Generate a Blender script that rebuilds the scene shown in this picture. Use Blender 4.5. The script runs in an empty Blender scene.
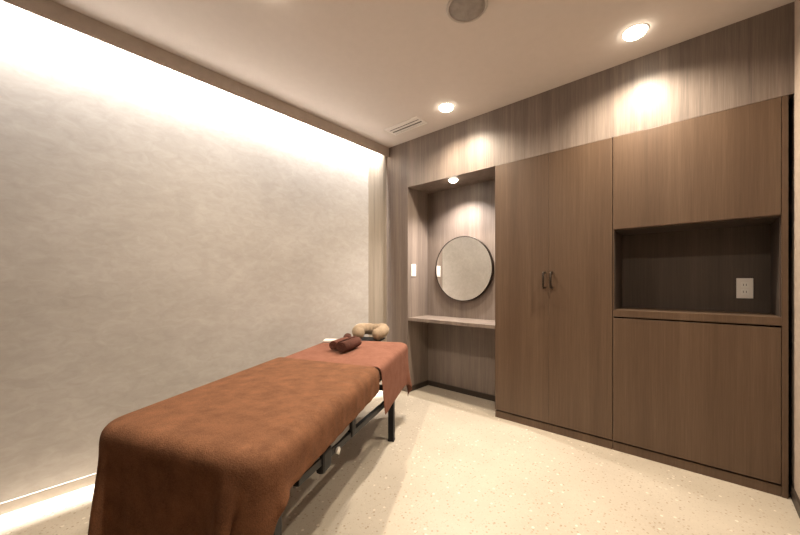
import bpy, bmesh, math, random
import numpy as np
from mathutils import Vector, Matrix

random.seed(4)
scene = bpy.context.scene
COL = scene.collection
PI = math.pi
R = math.radians

# ------------------------------------------------------------------ dimensions
D = 2.593          # far wall / cabinet front plane (y)
H = 2.52           # ceiling height
WL = -2.478        # left wall (x)
WR = 0.366         # right wall (x)
YB = -0.60         # unseen wall behind the camera (y), set close to cut bounce light
NB = 2.935         # back of the niche (y)
TOP = 2.054        # top of cabinets and niche

# ------------------------------------------------------------------ materials
def new_mat(name):
    m = bpy.data.materials.new(name)
    m.use_nodes = True
    nt = m.node_tree
    b = nt.nodes['Principled BSDF']
    return m, nt, b

def N(nt, t, **kw):
    n = nt.nodes.new(t)
    for k, v in kw.items():
        if k in n.inputs:
            n.inputs[k].default_value = v
        else:
            setattr(n, k, v)
    return n

def ramp(nt, stops, interp='LINEAR'):
    r = nt.nodes.new('ShaderNodeValToRGB')
    r.color_ramp.interpolation = interp
    e = r.color_ramp.elements
    while len(e) < len(stops):
        e.new(0.5)
    for i, (p, c) in enumerate(stops):
        e[i].position = p
        e[i].color = (*c, 1)
    return r

def plain(name, col, rough=0.5, metal=0.0, spec=0.5, var=0.06):
    m, nt, b = new_mat(name)
    tc = N(nt, 'ShaderNodeTexCoord')
    nz = N(nt, 'ShaderNodeTexNoise', Scale=22.0, Detail=3.0)
    nt.links.new(tc.outputs['Object'], nz.inputs['Vector'])
    lo = tuple(max(0, c * (1 - var)) for c in col)
    hi = tuple(min(1, c * (1 + var)) for c in col)
    rp = ramp(nt, [(0.3, lo), (0.7, hi)])
    nt.links.new(nz.outputs['Fac'], rp.inputs['Fac'])
    nt.links.new(rp.outputs['Color'], b.inputs['Base Color'])
    b.inputs['Roughness'].default_value = rough
    b.inputs['Metallic'].default_value = metal
    b.inputs['Specular IOR Level'].default_value = spec
    return m

def wood(name, dark, mid, light, rough=0.42, band=9.0, spec=0.4):
    """vertical straight grain veneer (grain along object z)"""
    m, nt, b = new_mat(name)
    L = nt.links
    tc = N(nt, 'ShaderNodeTexCoord')
    geo = N(nt, 'ShaderNodeNewGeometry')
    def stretched(sx, sz, det, rgh=0.6, dist=0.0):
        mp = N(nt, 'ShaderNodeMapping')
        mp.inputs['Scale'].default_value = (sx, sx, sz)
        L.new(geo.outputs['Position'], mp.inputs['Vector'])
        n = N(nt, 'ShaderNodeTexNoise', Scale=1.0, Detail=det, Roughness=rgh, Distortion=dist)
        L.new(mp.outputs['Vector'], n.inputs['Vector'])
        return n
    a = stretched(band, 0.35, 3.0, 0.55, 0.3)
    c = stretched(75.0, 1.6, 5.0, 0.7)
    d = stretched(310.0, 6.0, 2.0, 0.6)
    m1 = N(nt, 'ShaderNodeMix', data_type='FLOAT'); m1.inputs['Factor'].default_value = 0.45
    L.new(a.outputs['Fac'], m1.inputs[2]); L.new(c.outputs['Fac'], m1.inputs[3])
    m2 = N(nt, 'ShaderNodeMix', data_type='FLOAT'); m2.inputs['Factor'].default_value = 0.25
    L.new(m1.outputs[0], m2.inputs[2]); L.new(d.outputs['Fac'], m2.inputs[3])
    rp = ramp(nt, [(0.34, dark), (0.5, mid), (0.66, light)])
    L.new(m2.outputs[0], rp.inputs['Fac'])
    L.new(rp.outputs['Color'], b.inputs['Base Color'])
    bp = N(nt, 'ShaderNodeBump', Strength=0.12, Distance=0.001)
    L.new(m2.outputs[0], bp.inputs['Height']); L.new(bp.outputs['Normal'], b.inputs['Normal'])
    b.inputs['Roughness'].default_value = rough
    b.inputs['Specular IOR Level'].default_value = spec
    return m

def plaster(name, lo, mid, hi, rough=0.85):
    """mottled trowelled wall finish, wider than high"""
    m, nt, b = new_mat(name)
    L = nt.links
    geo = N(nt, 'ShaderNodeNewGeometry')
    mp = N(nt, 'ShaderNodeMapping'); mp.inputs['Scale'].default_value = (1.0, 1.0, 1.9)
    L.new(geo.outputs['Position'], mp.inputs['Vector'])
    n1 = N(nt, 'ShaderNodeTexNoise', Scale=2.2, Detail=5.0, Roughness=0.6, Distortion=0.5)
    n2 = N(nt, 'ShaderNodeTexNoise', Scale=13.0, Detail=6.0, Roughness=0.65, Distortion=0.8)
    L.new(mp.outputs['Vector'], n1.inputs['Vector']); L.new(mp.outputs['Vector'], n2.inputs['Vector'])
    mx = N(nt, 'ShaderNodeMix', data_type='FLOAT'); mx.inputs['Factor'].default_value = 0.55
    L.new(n1.outputs['Fac'], mx.inputs[2]); L.new(n2.outputs['Fac'], mx.inputs[3])
    rp = ramp(nt, [(0.33, lo), (0.5, mid), (0.67, hi)])
    L.new(mx.outputs[0], rp.inputs['Fac'])
    L.new(rp.outputs['Color'], b.inputs['Base Color'])
    bp = N(nt, 'ShaderNodeBump', Strength=0.04, Distance=0.002)
    L.new(n2.outputs['Fac'], bp.inputs['Height']); L.new(bp.outputs['Normal'], b.inputs['Normal'])
    b.inputs['Roughness'].default_value = rough
    b.inputs['Specular IOR Level'].default_value = 0.2
    return m

def terrazzo(name):
    m, nt, b = new_mat(name)
    L = nt.links
    geo = N(nt, 'ShaderNodeNewGeometry')
    base = N(nt, 'ShaderNodeTexNoise', Scale=3.0, Detail=4.0)
    L.new(geo.outputs['Position'], base.inputs['Vector'])
    rb = ramp(nt, [(0.3, (0.435, 0.378, 0.303)), (0.7, (0.50, 0.44, 0.356))])
    L.new(base.outputs['Fac'], rb.inputs['Fac'])
    cur = rb.outputs['Color']
    for scale, frac, size, c0, c1, seed in (
            (95.0, 0.45, 0.28, (0.38, 0.32, 0.25), (0.53, 0.465, 0.375), 0.0),
            (60.0, 0.13, 0.28, (0.30, 0.235, 0.17), (0.42, 0.34, 0.26), 3.1),
            (42.0, 0.05, 0.27, (0.70, 0.64, 0.55), (0.60, 0.53, 0.43), 7.7)):
        mp = N(nt, 'ShaderNodeMapping'); mp.inputs['Location'].default_value = (seed, seed * 1.7, 0.33)
        L.new(geo.outputs['Position'], mp.inputs['Vector'])
        v = N(nt, 'ShaderNodeTexVoronoi', Scale=scale)
        v.voronoi_dimensions = '2D'
        L.new(mp.outputs['Vector'], v.inputs['Vector'])
        sep = N(nt, 'ShaderNodeSeparateColor')
        L.new(v.outputs['Color'], sep.inputs['Color'])
        sel = N(nt, 'ShaderNodeMath', operation='LESS_THAN'); sel.inputs[1].default_value = frac
        L.new(sep.outputs['Red'], sel.inputs[0])
        near = N(nt, 'ShaderNodeMath', operation='LESS_THAN'); near.inputs[1].default_value = size
        L.new(v.outputs['Distance'], near.inputs[0])
        both = N(nt, 'ShaderNodeMath', operation='MULTIPLY')
        L.new(sel.outputs[0], both.inputs[0]); L.new(near.outputs[0], both.inputs[1])
        cr = ramp(nt, [(0.0, c0), (1.0, c1)])
        L.new(sep.outputs['Green'], cr.inputs['Fac'])
        mix = N(nt, 'ShaderNodeMix', data_type='RGBA')
        L.new(both.outputs[0], mix.inputs['Factor'])
        L.new(cur, mix.inputs[6]); L.new(cr.outputs['Color'], mix.inputs[7])
        cur = mix.outputs[2]
    L.new(cur, b.inputs['Base Color'])
    b.inputs['Roughness'].default_value = 0.42
    b.inputs['Specular IOR Level'].default_value = 0.35
    return m

def towel_mat(name, lo, hi, scale=1.0):
    m, nt, b = new_mat(name)
    L = nt.links
    tc = N(nt, 'ShaderNodeTexCoord')
    n1 = N(nt, 'ShaderNodeTexNoise', Scale=14.0 * scale, Detail=5.0, Roughness=0.65)
    n2 = N(nt, 'ShaderNodeTexNoise', Scale=260.0, Detail=2.0)
    L.new(tc.outputs['Object'], n1.inputs['Vector']); L.new(tc.outputs['Object'], n2.inputs['Vector'])
    mx = N(nt, 'ShaderNodeMix', data_type='FLOAT'); mx.inputs['Factor'].default_value = 0.4
    L.new(n1.outputs['Fac'], mx.inputs[2]); L.new(n2.outputs['Fac'], mx.inputs[3])
    rp = ramp(nt, [(0.36, lo), (0.64, hi)])
    L.new(mx.outputs[0], rp.inputs['Fac']); L.new(rp.outputs['Color'], b.inputs['Base Color'])
    bp = N(nt, 'ShaderNodeBump', Strength=0.55, Distance=0.006)
    L.new(mx.outputs[0], bp.inputs['Height']); L.new(bp.outputs['Normal'], b.inputs['Normal'])
    b.inputs['Roughness'].default_value = 0.95
    b.inputs['Specular IOR Level'].default_value = 0.1
    b.inputs['Sheen Weight'].default_value = 0.05
    b.inputs['Sheen Roughness'].default_value = 0.5
    b.inputs['Sheen Tint'].default_value = (*hi, 1)
    return m

def emit(name, col, strength):
    m, nt, b = new_mat(name)
    b.inputs['Base Color'].default_value = (0.9, 0.9, 0.9, 1)
    b.inputs['Emission Color'].default_value = (*col, 1)
    b.inputs['Emission Strength'].default_value = strength
    return m

M = dict(
    gray_wood=wood('gray_oak_veneer', (0.106, 0.083, 0.070), (0.180, 0.142, 0.118), (0.268, 0.216, 0.182), 0.45, 10.0),
    brown_wood=wood('brown_walnut_veneer', (0.070, 0.041, 0.0245), (0.098, 0.060, 0.0365), (0.132, 0.084, 0.053), 0.42, 11.0),
    pale_wood=wood('pale_oak_veneer', (0.20, 0.165, 0.125), (0.285, 0.24, 0.19), (0.36, 0.31, 0.25), 0.5, 10.0),
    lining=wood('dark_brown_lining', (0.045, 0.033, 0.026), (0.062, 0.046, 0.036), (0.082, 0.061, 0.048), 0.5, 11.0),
    dark_wood=plain('dark_brown_skirting', (0.035, 0.024, 0.017), 0.5),
    plaster=plaster('mottled_greige_plaster', (0.328, 0.299, 0.268), (0.376, 0.345, 0.312), (0.427, 0.395, 0.362)),
    right_wall=plaster('beige_wall_finish', (0.40, 0.32, 0.26), (0.45, 0.365, 0.30), (0.50, 0.41, 0.34)),
    ceiling=plain('warm_white_ceiling_paint', (0.66, 0.61, 0.575), 0.9, var=0.015),
    valance=plain('taupe_valance_paint', (0.43, 0.37, 0.32), 0.7, var=0.05),
    base_taupe=plain('taupe_skirting', (0.30, 0.26, 0.22), 0.6),
    slot_white=plain('white_slot_lining', (0.8, 0.78, 0.75), 0.8, var=0.01),
    floor=terrazzo('pale_terrazzo'),
    metal=plain('black_powder_coated_steel', (0.009, 0.009, 0.010), 0.5, spec=0.25),
    apron=plain('grey_steel_apron', (0.20, 0.19, 0.18), 0.55),
    vinyl=plain('brown_vinyl_upholstery', (0.10, 0.055, 0.035), 0.45),
    black=plain('black_plastic', (0.011, 0.011, 0.012), 0.55, spec=0.25),
    bronze=plain('dark_bronze_handle', (0.035, 0.025, 0.018), 0.35, 0.6),
    white=plain('white_plastic', (0.78, 0.75, 0.71), 0.4, var=0.02),
    white_rocker=plain('white_switch_rocker', (0.83, 0.81, 0.77), 0.35, var=0.02),
    slot=plain('dark_slot', (0.03, 0.028, 0.026), 0.6),
    grille=plain('grey_speaker_mesh', (0.31, 0.285, 0.265), 0.7, var=0.15),
    speaker_rim=plain('speaker_rim', (0.5, 0.46, 0.43), 0.5, var=0.02),
    vent=plain('white_vent_metal', (0.82, 0.79, 0.76), 0.5, var=0.02),
    towel=towel_mat('rust_brown_terry', (0.106, 0.049, 0.026), (0.188, 0.087, 0.046)),
    towel_head=towel_mat('reddish_brown_terry', (0.165, 0.070, 0.046), (0.225, 0.102, 0.069)),
    towel_dark=towel_mat('dark_chocolate_terry', (0.055, 0.022, 0.016), (0.105, 0.045, 0.032)),
    towel_maroon=towel_mat('reddish_chocolate_terry', (0.085, 0.032, 0.022), (0.14, 0.058, 0.04)),
    towel_beige=towel_mat('beige_terry', (0.24, 0.175, 0.115), (0.33, 0.25, 0.17)),
    towel_white=towel_mat('white_terry', (0.70, 0.66, 0.60), (0.80, 0.77, 0.72)),
    lens=emit('warm_lamp_lens', (1.0, 0.88, 0.70), 22.0),
    led=emit('warm_led_strip', (1.0, 0.88, 0.72), 8.0),
)
mm, nt, b = new_mat('mirror_glass')
b.inputs['Base Color'].default_value = (0.86, 0.86, 0.84, 1)
b.inputs['Metallic'].default_value = 1.0
b.inputs['Roughness'].default_value = 0.03
M['mirror'] = mm

# ------------------------------------------------------------------ helpers
def obj(name, bm, mat, parent=None, smooth=False):
    me = bpy.data.meshes.new(name)
    bmesh.ops.recalc_face_normals(bm, faces=bm.faces)
    bm.to_mesh(me); bm.free()
    me.materials.append(M[mat])
    if smooth:
        for p in me.polygons:
            p.use_smooth = True
    o = bpy.data.objects.new(name, me)
    COL.objects.link(o)
    if parent:
        o.parent = parent
    return o

def tag(o, label, cat, group=None):
    o['label'] = label; o['category'] = cat
    if group:
        o['group'] = group
    return o

def thing(name, label, cat, loc=(0, 0, 0), rz=0.0, group=None):
    o = bpy.data.objects.new(name, None)
    o.empty_display_size = 0.1
    COL.objects.link(o)
    o.location = loc; o.rotation_euler = (0, 0, rz)
    return tag(o, label, cat, group)

def struct(name, bm, mat):
    o = obj(name, bm, mat)
    o['kind'] = 'structure'
    return o

def box(bm, x0, x1, y0, y1, z0, z1, bev=0.0, seg=2):
    g = bmesh.ops.create_cube(bm, size=1.0)
    vs = g['verts']
    for v in vs:
        v.co = Vector(((x0 + x1) / 2 + v.co.x * (x1 - x0), (y0 + y1) / 2 + v.co.y * (y1 - y0), (z0 + z1) / 2 + v.co.z * (z1 - z0)))
    if bev > 0:
        es = list({e for v in vs for e in v.link_edges})
        bmesh.ops.bevel(bm, geom=es, offset=bev, segments=seg, affect='EDGES', profile=0.6)
    return bm

def boxes(*bs, bev=0.0):
    bm = bmesh.new()
    for bb in bs:
        box(bm, *bb, bev=bev)
    return bm

def lathe(prof, seg=48, axis='z', close=True):
    """profile [(r, h)] revolved about z"""
    bm = bmesh.new()
    rings = []
    for r, h in prof:
        if r < 1e-6:
            rings.append([bm.verts.new((0, 0, h))])
        else:
            rings.append([bm.verts.new((r * math.cos(2 * PI * i / seg), r * math.sin(2 * PI * i / seg), h)) for i in range(seg)])
    for a, c in zip(rings[:-1], rings[1:]):
        if len(a) == 1 and len(c) == 1:
            continue
        for i in range(seg):
            j = (i + 1) % seg
            if len(a) == 1:
                bm.faces.new((a[0], c[i], c[j]))
            elif len(c) == 1:
                bm.faces.new((a[i], a[j], c[0]))
            else:
                bm.faces.new((a[i], a[j], c[j], c[i]))
    return bm

def tube(bm, pts, rad, seg=14, caps=True):
    """round tube along a point list; rad is a number or a list"""
    pts = [Vector(p) for p in pts]
    n = len(pts)
    rads = rad if isinstance(rad, (list, tuple)) else [rad] * n
    up = Vector((0, 0, 1))
    rings = []
    prev = None
    for i, p in enumerate(pts):
        t = (pts[min(i + 1, n - 1)] - pts[max(i - 1, 0)]).normalized()
        if prev is None:
            s = t.cross(up)
            if s.length < 1e-3:
                s = t.cross(Vector((1, 0, 0)))
            s.normalize()
        else:
            s = prev - t * prev.dot(t); s.normalize()
        prev = s
        u = s.cross(t)
        rings.append([bm.verts.new(p + (s * math.cos(2 * PI * k / seg) + u * math.sin(2 * PI * k / seg)) * rads[i]) for k in range(seg)])
    for a, c in zip(rings[:-1], rings[1:]):
        for k in range(seg):
            j = (k + 1) % seg
            bm.faces.new((a[k], a[j], c[j], c[k]))
    if caps:
        bm.faces.new(rings[0][::-1]); bm.faces.new(rings[-1])
    return bm

# ------------------------------------------------------------------ room shell
struct('floor', boxes((WL - 0.12, WR + 0.12, YB - 0.12, NB + 0.15, -0.1, 0.0)), 'floor')
VX = -2.440                                                   # room side face of the valance
struct('ceiling', boxes((VX - 0.008, WR + 0.12, YB - 0.12, NB + 0.15, H, H + 0.12)), 'ceiling')
struct('wall_left', boxes((WL - 0.12, WL, YB - 0.12, NB + 0.15, 0, H + 0.2)), 'plaster')
struct('wall_right', boxes((WR, WR + 0.12, YB - 0.12, NB + 0.15, 0, H)), 'right_wall')
struct('wall_back', boxes((WL, WR, YB - 0.12, YB, 0, H)), 'brown_wood')  # never in view; dark finish chosen to keep bounce off the towel front
# far wall: band over the cabinets, pier left of the niche, back of the niche and of the cabinets
struct('wall_far', boxes((VX - 0.008, WR, D + 0.004, NB + 0.1, TOP + 0.003, H),
                         (WL, -2.185, D + 0.004, NB + 0.1, 0, TOP + 0.003), (WL, VX - 0.008, D + 0.004, NB + 0.1, TOP + 0.003, H),
                         (-2.185, WR, NB, NB + 0.1, 0, TOP + 0.003)), 'gray_wood')
# wooden strip on the left wall in the far corner
struct('trim_1', boxes((WL, WL + 0.0012, 2.335, D + 0.004, 0, H)), 'pale_wood')
# valance hiding the wall washer, its slot and lid
struct('trim_2', boxes((VX - 0.008, VX, YB, D + 0.004, 2.42, H)), 'valance')
struct('trim_3', boxes((WL, VX - 0.008, YB, D + 0.004, H + 0.17, H + 0.2),
                       (VX - 0.008, VX + 0.012, YB, D + 0.004, H + 0.12, H + 0.2)), 'slot_white')
struct('baseboard_left', boxes((WL, WL + 0.007, YB, D, 0, 0.055)), 'base_taupe')
struct('baseboard_right', boxes((WR - 0.010, WR, YB, NB, 0, 0.06)), 'dark_wood')
struct('baseboard_far', boxes((-2.185, -1.25, NB - 0.012, NB, 0, 0.05), (-2.185, -2.173, D + 0.004, NB - 0.012, 0, 0.05)), 'dark_wood')

# ------------------------------------------------------------------ wardrobe
X0, XM, X1 = -1.247, -0.826, -0.4215
w = thing('wardrobe', 'tall brown wood wardrobe with two full height doors beside the mirror niche', 'wardrobe', ((X0 + X1) / 2, D, 0))
cx = (X0 + X1) / 2
def loc(bs, ox, oy=D, oz=0.0):
    return [(b_[0] - ox, b_[1] - ox, b_[2] - oy, b_[3] - oy, b_[4] - oz, b_[5] - oz) for b_ in bs]
obj('carcass', boxes(*loc([(X0, X0 + 0.018, D + 0.021, NB - 0.002, 0.056, TOP), (X1 - 0.018, X1, D + 0.021, NB - 0.002, 0.056, TOP),
                           (X0 + 0.018, X1 - 0.018, D + 0.021, NB - 0.002, TOP - 0.018, TOP), (X0 + 0.018, X1 - 0.018, D + 0.021, NB - 0.002, 0.056, 0.075),
                           (X0 + 0.018, X1 - 0.018, NB - 0.01, NB - 0.002, 0.075, TOP - 0.018)], cx)), 'brown_wood', w)
obj('plinth', boxes(*loc([(X0, X1, D + 0.003, NB - 0.002, 0.0, 0.053)], cx), bev=0.001), 'brown_wood', w)
def pull(hx, parent):
    bm = bmesh.new()
    zc = 1.118
    pts = [(hx, 0.0, 0.056), (hx, -0.030, 0.056), (hx, -0.036, 0.050), (hx, -0.036, -0.050), (hx, -0.030, -0.056), (hx, 0.0, -0.056)]
    tube(bm, [(p[0] - cx, p[1], p[2] + zc) for p in pts], 0.0075, 12)
    return obj('handle', bm, 'bronze', parent, True)
for a, c, hx in ((X0 + 0.0005, XM - 0.0005, XM - 0.026), (XM + 0.0005, X1 - 0.0015, XM + 0.026)):
    dr = obj('door', boxes(*loc([(a, c, D, D + 0.020, 0.064, TOP)], cx), bev=0.0007), 'brown_wood', w)
    pull(hx, dr)

# ------------------------------------------------------------------ storage unit with the open compartment
A0, A1 = -0.4185, 0.345
s = thing('storage_cabinet', 'brown wood storage cabinet with a dark open compartment between two doors', 'cabinet', ((A0 + A1) / 2, D, 0))
cx = (A0 + A1) / 2
obj('carcass', boxes(*loc([(A0, A0 + 0.004, D + 0.001, NB - 0.002, 0.056, TOP), (0.3225, A1, D, NB - 0.002, 0.0, TOP),
                           (A0 + 0.004, 0.3225, D + 0.021, NB - 0.002, TOP - 0.018, TOP),
                           (A0 + 0.004, 0.3225, D + 0.021, NB - 0.002, 1.447, 1.468),
                           (A0 + 0.004, 0.3225, D + 0.021, NB - 0.002, 0.056, 0.075),
                           (A0 + 0.004, 0.3225, NB - 0.012, NB - 0.002, 0.075, TOP - 0.018)], cx)), 'brown_wood', s)
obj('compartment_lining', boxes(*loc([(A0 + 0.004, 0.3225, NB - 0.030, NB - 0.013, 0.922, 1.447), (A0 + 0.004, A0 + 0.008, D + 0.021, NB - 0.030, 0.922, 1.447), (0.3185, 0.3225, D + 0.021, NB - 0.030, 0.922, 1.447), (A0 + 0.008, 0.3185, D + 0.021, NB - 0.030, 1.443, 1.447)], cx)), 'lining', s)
obj('plinth', boxes(*loc([(A0, 0.3225, D + 0.003, NB - 0.002, 0.0, 0.053)], cx), bev=0.001), 'brown_wood', s)
obj('shelf', boxes(*loc([(A0 + 0.004, 0.3225, D, NB - 0.030, 0.878, 0.922)], cx), bev=0.0015), 'brown_wood', s)
obj('upper_door', boxes(*loc([(A0 + 0.004, 0.3205, D, D + 0.020, 1.449, TOP)], cx), bev=0.0012), 'brown_wood', s)
obj('lower_door', boxes(*loc([(A0 + 0.004, 0.3205, D, D + 0.020, 0.064, 0.868)], cx), bev=0.0012), 'brown_wood', s)

# ------------------------------------------------------------------ outlet and switch
def plate_thing(name, label, cat, loc_, rz):
    t = thing(name, label, cat, loc_, rz)
    obj('cover_plate', boxes((-0.036, 0.036, -0.008, 0.0, -0.061, 0.061), bev=0.0025), 'white', t)
    return t
o = plate_thing('wall_outlet', 'white double power outlet on the back of the open cabinet compartment', 'outlet', (0.212, NB - 0.0305, 1.066), 0)
for dz in (0.021, -0.021):
    sk = obj('socket', boxes((-0.0165, 0.0165, -0.0098, -0.0079, dz - 0.017, dz + 0.017), bev=0.0006), 'white_rocker', o)
    obj('socket_slots', boxes((-0.0075, -0.0050, -0.0104, -0.0097, dz - 0.006, dz + 0.006), (0.0050, 0.0075, -0.0104, -0.0097, dz - 0.006, dz + 0.006)), 'slot', sk)
o = plate_thing('light_switch', 'white light switch plate on the side of the mirror niche', 'switch', (-2.1848, 2.685, 1.226), R(90))
obj('rocker', boxes((-0.017, 0.017, -0.0115, -0.0079, -0.045, 0.045), bev=0.0012), 'white_rocker', o)

# ------------------------------------------------------------------ niche: counter and mirror
o = obj('vanity_shelf', boxes((-0.4665, 0.4665, 0.0, NB - D - 0.001, -0.030, 0.0), bev=0.0015), 'gray_wood')
o.location = (-1.7165, D + 0.0, 0.75)
tag(o, 'wooden counter shelf across the niche below the round mirror', 'shelf')
mz, mx = 1.237, -1.742
mi = thing('round_mirror', 'large round wall mirror with a thin dark rim in the niche', 'mirror', (mx, NB, mz), 0)
def turned(bm):                                                # revolve axis z -> -y
    bmesh.ops.rotate(bm, verts=bm.verts, cent=(0, 0, 0), matrix=Matrix.Rotation(R(90), 3, 'X'))
    return bm
obj('rim', turned(lathe([(0.300, 0.001), (0.321, 0.001), (0.322, 0.004), (0.322, 0.032), (0.320, 0.035), (0.314, 0.035), (0.313, 0.031), (0.3128, 0.026), (0.300, 0.026), (0.300, 0.001)], 96)), 'bronze', mi, True)
obj('glass', turned(lathe([(0.0, 0.0262), (0.3126, 0.0262), (0.3126, 0.030), (0.0, 0.030)], 96)), 'mirror', mi)

# ------------------------------------------------------------------ ceiling fittings
def downlight(loc_, label, r=0.057, group='recessed ceiling downlights'):
    t = thing('downlight', label, 'downlight', loc_, 0, group)
    obj('trim_ring', lathe([(r, -0.001), (r + 0.002, -0.003), (r + 0.007, -0.002), (r + 0.008, 0.0), (r, 0.0)], 48), 'vent', t, True)
    obj('lamp_lens', lathe([(r, -0.0005), (r * 0.97, -0.009), (r * 0.85, -0.017), (r * 0.6, -0.022), (0.0, -0.024)], 48), 'lens', t, True)
    return t
LIGHTS = [(-1.528, 2.300), (-0.267, 2.316), (-1.545, 0.785), (-0.267, 0.785)]
LAB = ['round ceiling downlight above the mirror niche wall', 'round ceiling downlight nearest the storage cabinet on the right',
       'ceiling downlight over the middle of the massage table', 'ceiling downlight overhead of the open floor']
for (x, y), lb in zip(LIGHTS, LAB):
    downlight((x, y, H), lb)
downlight((-1.709, 2.690, TOP + 0.003), 'small downlight recessed in the niche ceiling over the mirror', 0.040)

sp = thing('ceiling_speaker', 'round grey speaker grille set flush in the ceiling', 'speaker', (-0.893, 1.535, H))
obj('rim', lathe([(0.092, -0.004), (0.095, -0.008), (0.103, -0.006), (0.106, 0.0), (0.092, 0.0)], 64), 'speaker_rim', sp, True)
obj('grille', lathe([(0.0, -0.0075), (0.06, -0.0065), (0.0925, -0.004), (0.0925, -0.001), (0.0, -0.001)], 64), 'grille', sp, True)

vt = thing('air_vent', 'white rectangular slot air vent in the ceiling near the far left corner', 'vent', (-1.990, 2.333, H), 0)
obj('frame', boxes((-0.19, 0.19, -0.078, -0.062, -0.007, 0.0), (-0.19, 0.19, 0.062, 0.078, -0.007, 0.0),
                   (-0.19, -0.172, -0.062, 0.062, -0.007, 0.0), (0.172, 0.19, -0.062, 0.062, -0.007, 0.0), bev=0.001), 'vent', vt)
obj('backing', boxes((-0.172, 0.172, -0.062, 0.062, -0.0015, 0.0)), 'slot', vt)
for y in (-0.046, -0.006, 0.040):
    obj('slat', boxes((-0.172, 0.172, y - 0.013, y + 0.013, -0.0065, -0.003), bev=0.0006), 'vent', vt)

# LED line in the slot behind the valance
o = obj('led_strip', boxes((-0.006, 0.006, -1.55, 1.55, -0.004, 0.004)), 'led')
o.location = (-2.465, 0.94, H + 0.094)
tag(o, 'thin LED strip lamp in the slot above the left wall', 'lamp')

# ------------------------------------------------------------------ massage table
TZ = 0.598                    # top of the padded table top
ANG = R(28.3)
TC = (-1.6569, 1.1438)
HX, HY = 0.350, 0.945
RC = 0.075                    # plan radius of the table top corners
tb = thing('massage_table', 'low massage table on black steel frame draped with brown towels', 'massage table', (TC[0], TC[1], 0), ANG)
def askew(x, y):                # the near end is not quite square to the sides
    return y - 0.12 * x * min(1.0, max(0.0, (-y - 0.25) / 0.5))
def round_slab(hx, hy, rc, z0, z1, bev, seg=5):
    """slab with round corners in plan and rolled upper and lower edges"""
    bm = bmesh.new()
    lev = [(bev * (1 - math.sin(PI / 2 * k / seg)), z0 + bev * (1 - math.cos(PI / 2 * k / seg))) for k in range(seg + 1)]
    lev += [(d, z0 + z1 - z) for d, z in lev[::-1]]
    rings = []
    for d, z in lev:
        ring = []
        for sx, sy, a0 in ((1, 1, 0), (-1, 1, 90), (-1, -1, 180), (1, -1, 270)):
            for k in range(9):
                a_ = R(a0 + 90 * k / 8)
                x = sx * (hx - rc) + (rc - d) * math.cos(a_)
                ring.append(bm.verts.new((x, askew(x, sy * (hy - rc) + (rc - d) * math.sin(a_)), z)))
        rings.append(ring)
    for p, q in zip(rings[:-1], rings[1:]):
        n = len(p)
        for k in range(n):
            j = (k + 1) % n
            bm.faces.new((p[k], p[j], q[j], q[k]))
    bm.faces.new(rings[0][::-1]); bm.faces.new(rings[-1])
    return bm
bm = round_slab(HX, HY, RC, TZ - 0.085, TZ, 0.032)
obj('padded_top', bm, 'vinyl', tb, True)
obj('base_board', round_slab(HX - 0.02, HY - 0.02, RC - 0.02, TZ - 0.105, TZ - 0.085, 0.003, 2), 'black', tb)
LX = 0.325
YN, YF = -0.870, 0.490        # near and far pair of legs
for sx in (-1, 1):
    obj('apron', boxes((sx * (HX - 0.030) - 0.008, sx * (HX - 0.030) + 0.008, -HY + 0.17, -0.27, TZ - 0.185, TZ - 0.105), bev=0.003), 'apron', tb)
    bm = bmesh.new()                                            # sloping strut from the far leg up to the near end
    dz = 0.137; ln = YF - YN - 0.10
    box(bm, sx * LX - 0.011, sx * LX + 0.011, -ln / 2, ln / 2, -0.015, 0.015, 0.003)
    bmesh.ops.rotate(bm, verts=bm.verts, cent=(0, 0, 0), matrix=Matrix.Rotation(-math.atan2(dz, ln), 3, 'X'))
    bmesh.ops.translate(bm, verts=bm.verts, vec=(0, (YF + YN) / 2 + 0.04, 0.300 + dz / 2))
    obj('strut', bm, 'metal', tb)
    for sy in (askew(sx * LX, YN), YF):
        lg = obj('leg', boxes((sx * LX - 0.020, sx * LX + 0.020, sy - 0.020, sy + 0.020, 0.012, TZ - 0.105), bev=0.003), 'metal', tb)
        obj('foot', boxes((sx * LX - 0.022, sx * LX + 0.022, sy - 0.022, sy + 0.022, 0.0, 0.014), bev=0.003), 'black', lg)
    obj('hinge_bracket', boxes((sx * (LX + 0.002) - 0.017, sx * (LX + 0.002) + 0.017, -0.610, -0.530, 0.368, 0.450), bev=0.012), 'black', tb)
    obj('hinge_bracket', boxes((sx * (LX + 0.002) - 0.015, sx * (LX + 0.002) + 0.015, -0.305, -0.255, 0.375, 0.493), bev=0.006), 'black', tb)
obj('crossbar', boxes((-LX + 0.02, LX - 0.02, YF - 0.014, YF + 0.014, 0.345, 0.380), bev=0.003), 'metal', tb)
bm = boxes((-LX + 0.02, LX - 0.02, YN - 0.014, YN + 0.014, 0.400, 0.435), bev=0.003)
for v_ in bm.verts:
    v_.co.y = askew(v_.co.x, v_.co.y)
obj('crossbar', bm, 'metal', tb)
bm = bmesh.new(); tube(bm, [(LX + 0.005, -0.470, 0.396), (LX + 0.022, -0.470, 0.396)], [0.012, 0.015], 16)
obj('adjusting_knob', bm, 'white', tb, True)
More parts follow.
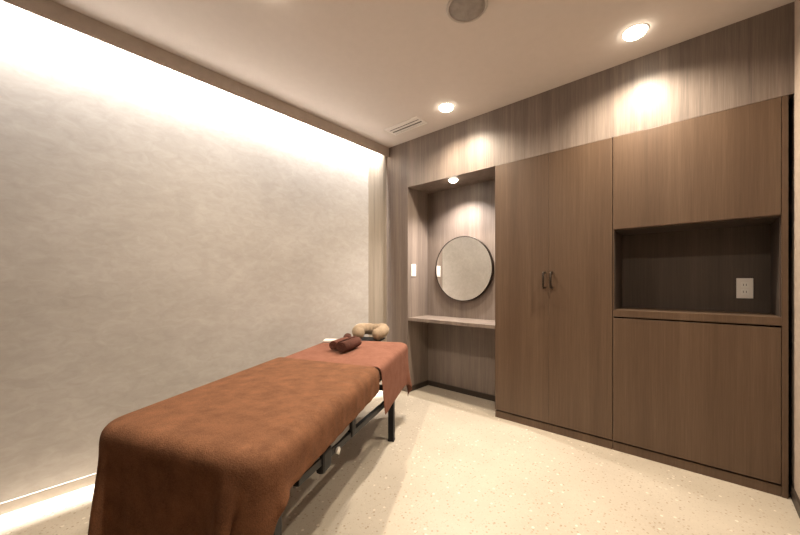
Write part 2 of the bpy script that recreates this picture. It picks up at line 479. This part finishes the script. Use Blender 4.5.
# horseshoe face cradle carried beyond the head end
def cradle_bm():
    bm = bmesh.new()
    pts, rad = [], []
    n = 40
    for i in range(n + 1):
        a = R(-62) + R(304) * i / n
        pts.append((0.115 * math.cos(a), 0.125 * math.sin(a), 0.012 * math.cos(2 * a)))
        e = min(i, n - i) / n
        rad.append(0.052 * (0.35 + 0.65 * min(1, (e / 0.05)) ** 0.5) * (1 + 0.04 * math.sin(i * 1.7)))
    tube(bm, pts, rad, 20)
    return bm
bm = cradle_bm()
bmesh.ops.rotate(bm, verts=bm.verts, cent=(0, 0, 0), matrix=Matrix.Rotation(R(8), 3, 'X'))
bmesh.ops.translate(bm, verts=bm.verts, vec=(-0.035, HY + 0.188, TZ + 0.058))
fc = obj('face_cradle', bm, 'towel_beige', tb, True)
fc['label'] = 'beige horseshoe face cradle cushion at the head end'
obj('cradle_plate', boxes((-0.14, 0.07, HY + 0.05, HY + 0.29, TZ - 0.022, TZ - 0.008), bev=0.004), 'black', tb)
for x in (-0.11, 0.04):
    bm = bmesh.new(); tube(bm, [(x, HY - 0.14, 0.486), (x, HY - 0.10, 0.425), (x, HY + 0.05, 0.420), (x, HY + 0.075, 0.44), (x, HY + 0.085, TZ - 0.018)], 0.010, 12)
    obj('cradle_arm', bm, 'metal', tb, True)

# ---- cloth drape: position based simulation against the rounded table top
def drape(u0, u1, v0, v1, thick, step=0.02, frames=210, iters=14, seed=1, skew=0.0, near=0.0):
    rng = np.random.default_rng(seed)
    nu = int(round((u1 - u0) / step)) + 1
    nv = int(round((v1 - v0) / step)) + 1
    U, V = np.meshgrid(np.linspace(u0, u1, nu), np.linspace(v0, v1, nv), indexing='ij')
    V = V - skew * (U + 0.1) * np.clip((V - v0) / (v1 - v0), 0, 1) ** 2
    V = V + near * (U - 0.2) * (1 - np.clip((V - v0) / (v1 - v0), 0, 1)) ** 2
    P = np.stack([U, V, np.full_like(U, TZ + thick + 0.002)], -1)
    P[..., 2] += rng.normal(0, 0.0012, U.shape)
    P0 = P.copy(); prev = P.copy()
    pin = (np.abs(U) < HX - 0.045) & (np.abs(V) < HY - 0.045)
    flat = P0.copy(); flat[..., 2] = TZ + thick
    sn, cs = math.sin(ANG), math.cos(ANG)
    cons = []
    def add(di, dj, stiff):
        for par in (0, 1):
            a = np.zeros((nu, nv), bool)
            I, J = np.meshgrid(np.arange(nu), np.arange(nv), indexing='ij')
            ok = (I + di < nu) & (J + dj < nv) & (J + dj >= 0)
            key = (I // max(di, 1)) if di else (J // max(abs(dj), 1))
            ok &= (key % 2 == par)
            i, j = np.nonzero(ok)
            rest = np.linalg.norm(P0[i, j, :2] - P0[i + di, j + dj, :2], axis=-1)
            cons.append((i, j, i + di, j + dj, rest, stiff))
    add(1, 0, 1.0); add(0, 1, 1.0); add(1, 1, 0.04); add(1, -1, 0.04); add(3, 0, 0.02); add(0, 3, 0.02)
    c = np.array([0, 0, TZ / 2]); h = np.array([HX, HY, TZ / 2]); r = 0.024
    g = np.array([0, 0, -9.8]) / 60 ** 2
    tuck = np.where((V < -HY + 0.02) & (np.abs(U) > HX - 0.06), np.where(U > 0, -1.0, 0.35), 0) * 0.35 * 9.8 / 60 ** 2
    for f in range(frames):
        vel = (P - prev) * 0.965
        prev = P.copy()
        P = P + vel + g * 0.6
        P[..., 0] += tuck * 0.6
        for it in range(iters):
            for (i, j, k, l, rest, st) in cons:
                d = P[k, l] - P[i, j]
                L = np.linalg.norm(d, axis=-1)
                corr = (d * ((L - rest) / np.maximum(L, 1e-6) * 0.5 * st)[:, None])
                P[i, j] += corr; P[k, l] -= corr
            q = P - c
            sg = np.sign(q)
            a2 = np.abs(q[..., :2]) - (h[:2] - RC)                 # plan: rectangle with round corners
            m2 = np.maximum(a2, 0); l2 = np.linalg.norm(m2, axis=-1)
            d2 = l2 + np.minimum(a2.max(-1), 0) - RC
            n2 = np.where(l2[..., None] > 1e-6, m2 / np.maximum(l2, 1e-6)[..., None], np.eye(2)[a2.argmax(-1)]) * sg[..., :2]
            e = np.stack([d2 + r, np.abs(q[..., 2]) - h[2] + r], -1)
            me_ = np.maximum(e, 0); le = np.linalg.norm(me_, axis=-1)
            dist = le + np.minimum(e.max(-1), 0) - r
            w = np.where(le[..., None] > 1e-6, me_ / np.maximum(le, 1e-6)[..., None], np.eye(2)[e.argmax(-1)])
            hit = dist < thick
            n = np.concatenate([n2 * w[..., :1], (sg[..., 2] * w[..., 1])[..., None]], -1)
            if hit.any():
                P = P + n * np.where(hit, thick - dist, 0)[..., None]
                prev = np.where(hit[..., None], prev + (P - prev) * 0.5, prev)
            P[..., 2] = np.maximum(P[..., 2], 0.012)
            wx = TC[0] + cs * P[..., 0] - sn * P[..., 1]          # keep off the left wall
            pen = np.maximum(WL + 0.022 - wx, 0)
            P[..., 0] += cs * pen; P[..., 1] -= sn * pen
            P[pin] = flat[pin]
    return P

def cloth_obj(name, P, mat, label, cat, thick=0.006, extra=None):
    nu, nv = P.shape[:2]
    bm = bmesh.new()
    vs = [[bm.verts.new(P[i, j]) for j in range(nv)] for i in range(nu)]
    for i in range(nu - 1):
        for j in range(nv - 1):
            bm.faces.new((vs[i][j], vs[i + 1][j], vs[i + 1][j + 1], vs[i][j + 1]))
    o = obj(name, bm, mat, None, True)
    md = o.modifiers.new('thickness', 'SOLIDIFY'); md.thickness = thick; md.offset = -1.0
    md = o.modifiers.new('smooth', 'SUBSURF'); md.levels = 1; md.render_levels = 1
    o.location = (TC[0], TC[1], 0); o.rotation_euler = (0, 0, ANG)
    tag(o, label, cat)
    return o

Ph = drape(-HX - 0.12, HX + 0.29, 0.05, HY + 0.13, 0.012, seed=3, near=0.46)
cloth_obj('head_towel', Ph, 'towel_head', 'reddish brown towel over the head end of the massage table', 'towel', 0.006)
Pb = drape(-HX - 0.19, HX + 0.135, -HY - 0.37, 0.12, 0.0245, seed=5, skew=0.16)
nu_, nv_ = Pb.shape[:2]                              # small diagonal creases along the right edge
Pb[..., 1] -= 0.12 * Pb[..., 0] * np.clip((-Pb[..., 1] - 0.25) / 0.5, 0, 1)
for i in range(nu_):
    for j in range(nv_):
        x_, y_, z_ = Pb[i, j]
        w_ = math.exp(-((x_ - HX + 0.03) / 0.07) ** 2) * min(1.0, max(0.0, (y_ + HY - 0.02) / 0.15)) * min(1.0, max(0.0, (0.05 - y_) / 0.1))
        if w_ > 0.01:
            ph = y_ * 62 + x_ * 30 + 1.6 * math.sin(y_ * 9) + 0.9 * math.sin(y_ * 23)
            a_ = 0.0075 * w_ * max(0.0, math.sin(ph)) ** 1.5
            n_ = np.array([max(0.0, x_ - HX + 0.045), 0, max(0.0, z_ - TZ + 0.045)]); n_ /= max(1e-6, np.linalg.norm(n_))
            Pb[i, j] += n_ * a_
cloth_obj('bath_towel', Pb, 'towel', 'large rust brown towel covering most of the massage table down to its near end', 'towel', 0.006)

# ------------------------------------------------------------------ things on the table
def on_table(u, v):
    c, s_ = math.cos(ANG), math.sin(ANG)
    return (TC[0] + c * u - s_ * v, TC[1] + s_ * u + c * v)
def spiral_roll(L, r, turns=3.2, seg=96):
    """a rolled towel lying along local x, spiral visible at its ends"""
    bm = bmesh.new()
    t = r / (turns + 0.5)
    prof_o, prof_i = [], []
    for k in range(seg + 1):
        a = 2 * PI * turns * k / seg
        ro = t * 0.55 + (r - t * 0.55) * k / seg
        ri = max(0.001, ro - t * 0.86)
        prof_o.append((ro * math.cos(a), ro * math.sin(a))); prof_i.append((ri * math.cos(a), ri * math.sin(a)))
    nx = 10
    def row(prof, i):
        x = -L / 2 + L * i / nx
        e = min(i, nx - i)
        sc = 0.93 if e == 0 else (0.985 if e == 1 else 1.0 + 0.025 * math.sin(i * 2.1))
        return [bm.verts.new((x, y * sc, z * sc)) for y, z in prof]
    O = [row(prof_o, i) for i in range(nx + 1)]
    I = [row(prof_i, i) for i in range(nx + 1)]
    for i in range(nx):
        for k in range(seg):
            bm.faces.new((O[i][k], O[i][k + 1], O[i + 1][k + 1], O[i + 1][k]))
            bm.faces.new((I[i][k], I[i + 1][k], I[i + 1][k + 1], I[i][k + 1]))
        bm.faces.new((O[i][0], O[i + 1][0], I[i + 1][0], I[i][0]))
        bm.faces.new((O[i][seg], I[i][seg], I[i + 1][seg], O[i + 1][seg]))
    for k in range(seg):
        bm.faces.new((O[0][k], I[0][k], I[0][k + 1], O[0][k + 1]))
        bm.faces.new((O[nx][k], O[nx][k + 1], I[nx][k + 1], I[nx][k]))
    return bm

TT = TZ + 0.012          # upper face of the head towel
def place(o, u, v, z, rz, tilt=0.0):
    x, y = on_table(u, v)
    o.location = (x, y, z); o.rotation_euler = (0, tilt, ANG + rz)
ra, rb_, rc_ = 0.046, 0.040, 0.038
o = obj('rolled_towel', spiral_roll(0.25, ra), 'towel_dark', None, True)
place(o, 0.012, 0.50, TT + ra + 0.002, R(84))
tag(o, 'thick dark brown rolled towel frontmost on the table, spiral end towards the room', 'towel')
o = obj('rolled_towel', spiral_roll(0.20, rb_, 2.6), 'towel_maroon', None, True)
place(o, -0.080, 0.535, TT + rb_ + 0.002, R(84))
tag(o, 'reddish brown rolled towel beside the dark front roll, nearer the plaster wall', 'towel')
o = obj('rolled_towel', spiral_roll(0.17, rc_, 2.4), 'towel_dark', None, True)
place(o, -0.105, 0.745, TT + rc_ + 0.002, R(112))
tag(o, 'dark brown rolled towel between the two front rolls and the beige face cushion', 'towel')
bm = box(bmesh.new(), -0.06, 0.06, -0.04, 0.04, 0.0, 0.022, 0.009, 3)
o = obj('folded_cloth', bm, 'towel_white', None, True)
place(o, -0.265, 0.79, TT + 0.001, R(10))
tag(o, 'small white folded cloth at the wall side behind the dark rolls', 'cloth')

# camera-side lights ------------------------------------------------- lights
def spot(x, y, z, power, size, blend, col, rad=0.025):
    l = bpy.data.lights.new('downlight_beam', 'SPOT')
    l.energy = power; l.spot_size = R(size); l.spot_blend = blend; l.color = col; l.shadow_soft_size = rad
    ob = bpy.data.objects.new('downlight_beam', l); COL.objects.link(ob)
    ob.location = (x, y, z)
    return ob
WARM = (1.0, 0.865, 0.69)
for (x, y) in LIGHTS:
    spot(x, y, H - 0.030, 150, 150, 1.0, WARM)
spot(-1.709, 2.690, TOP - 0.026, 115, 130, 0.8, (1.0, 0.92, 0.85), 0.02)
l = bpy.data.lights.new('led_line', 'AREA'); l.shape = 'RECTANGLE'; l.size = 0.012; l.size_y = 3.16; l.spread = R(50)
l.energy = 950; l.color = (1.0, 0.965, 0.925)
ob = bpy.data.objects.new('led_line', l); COL.objects.link(ob); ob.location = (-2.466, 0.94, H + 0.085); ob.rotation_euler = (0, R(20), 0)

wd = bpy.data.worlds.new('World'); scene.world = wd; wd.use_nodes = True
wd.node_tree.nodes['Background'].inputs['Color'].default_value = (1.0, 0.9, 0.8, 1)
wd.node_tree.nodes['Background'].inputs['Strength'].default_value = 0.0

# ------------------------------------------------------------------ camera
cam = bpy.data.cameras.new('camera')
cam.sensor_width = 36.0; cam.sensor_fit = 'HORIZONTAL'
cam.lens = 338.03 / 800 * 36.0
cam.shift_y = (282.63 - 267.5) / 800
cam.clip_start = 0.02
co = bpy.data.objects.new('camera', cam); COL.objects.link(co)
co.location = (0, 0, 1.1); co.rotation_euler = (R(90), 0, R(41.386))
scene.camera = co

scene.view_settings.view_transform = 'Standard'
scene.view_settings.look = 'None'
scene.view_settings.gamma = 1.0
scene.view_settings.use_curve_mapping = False
scene.view_settings.exposure = 0.0
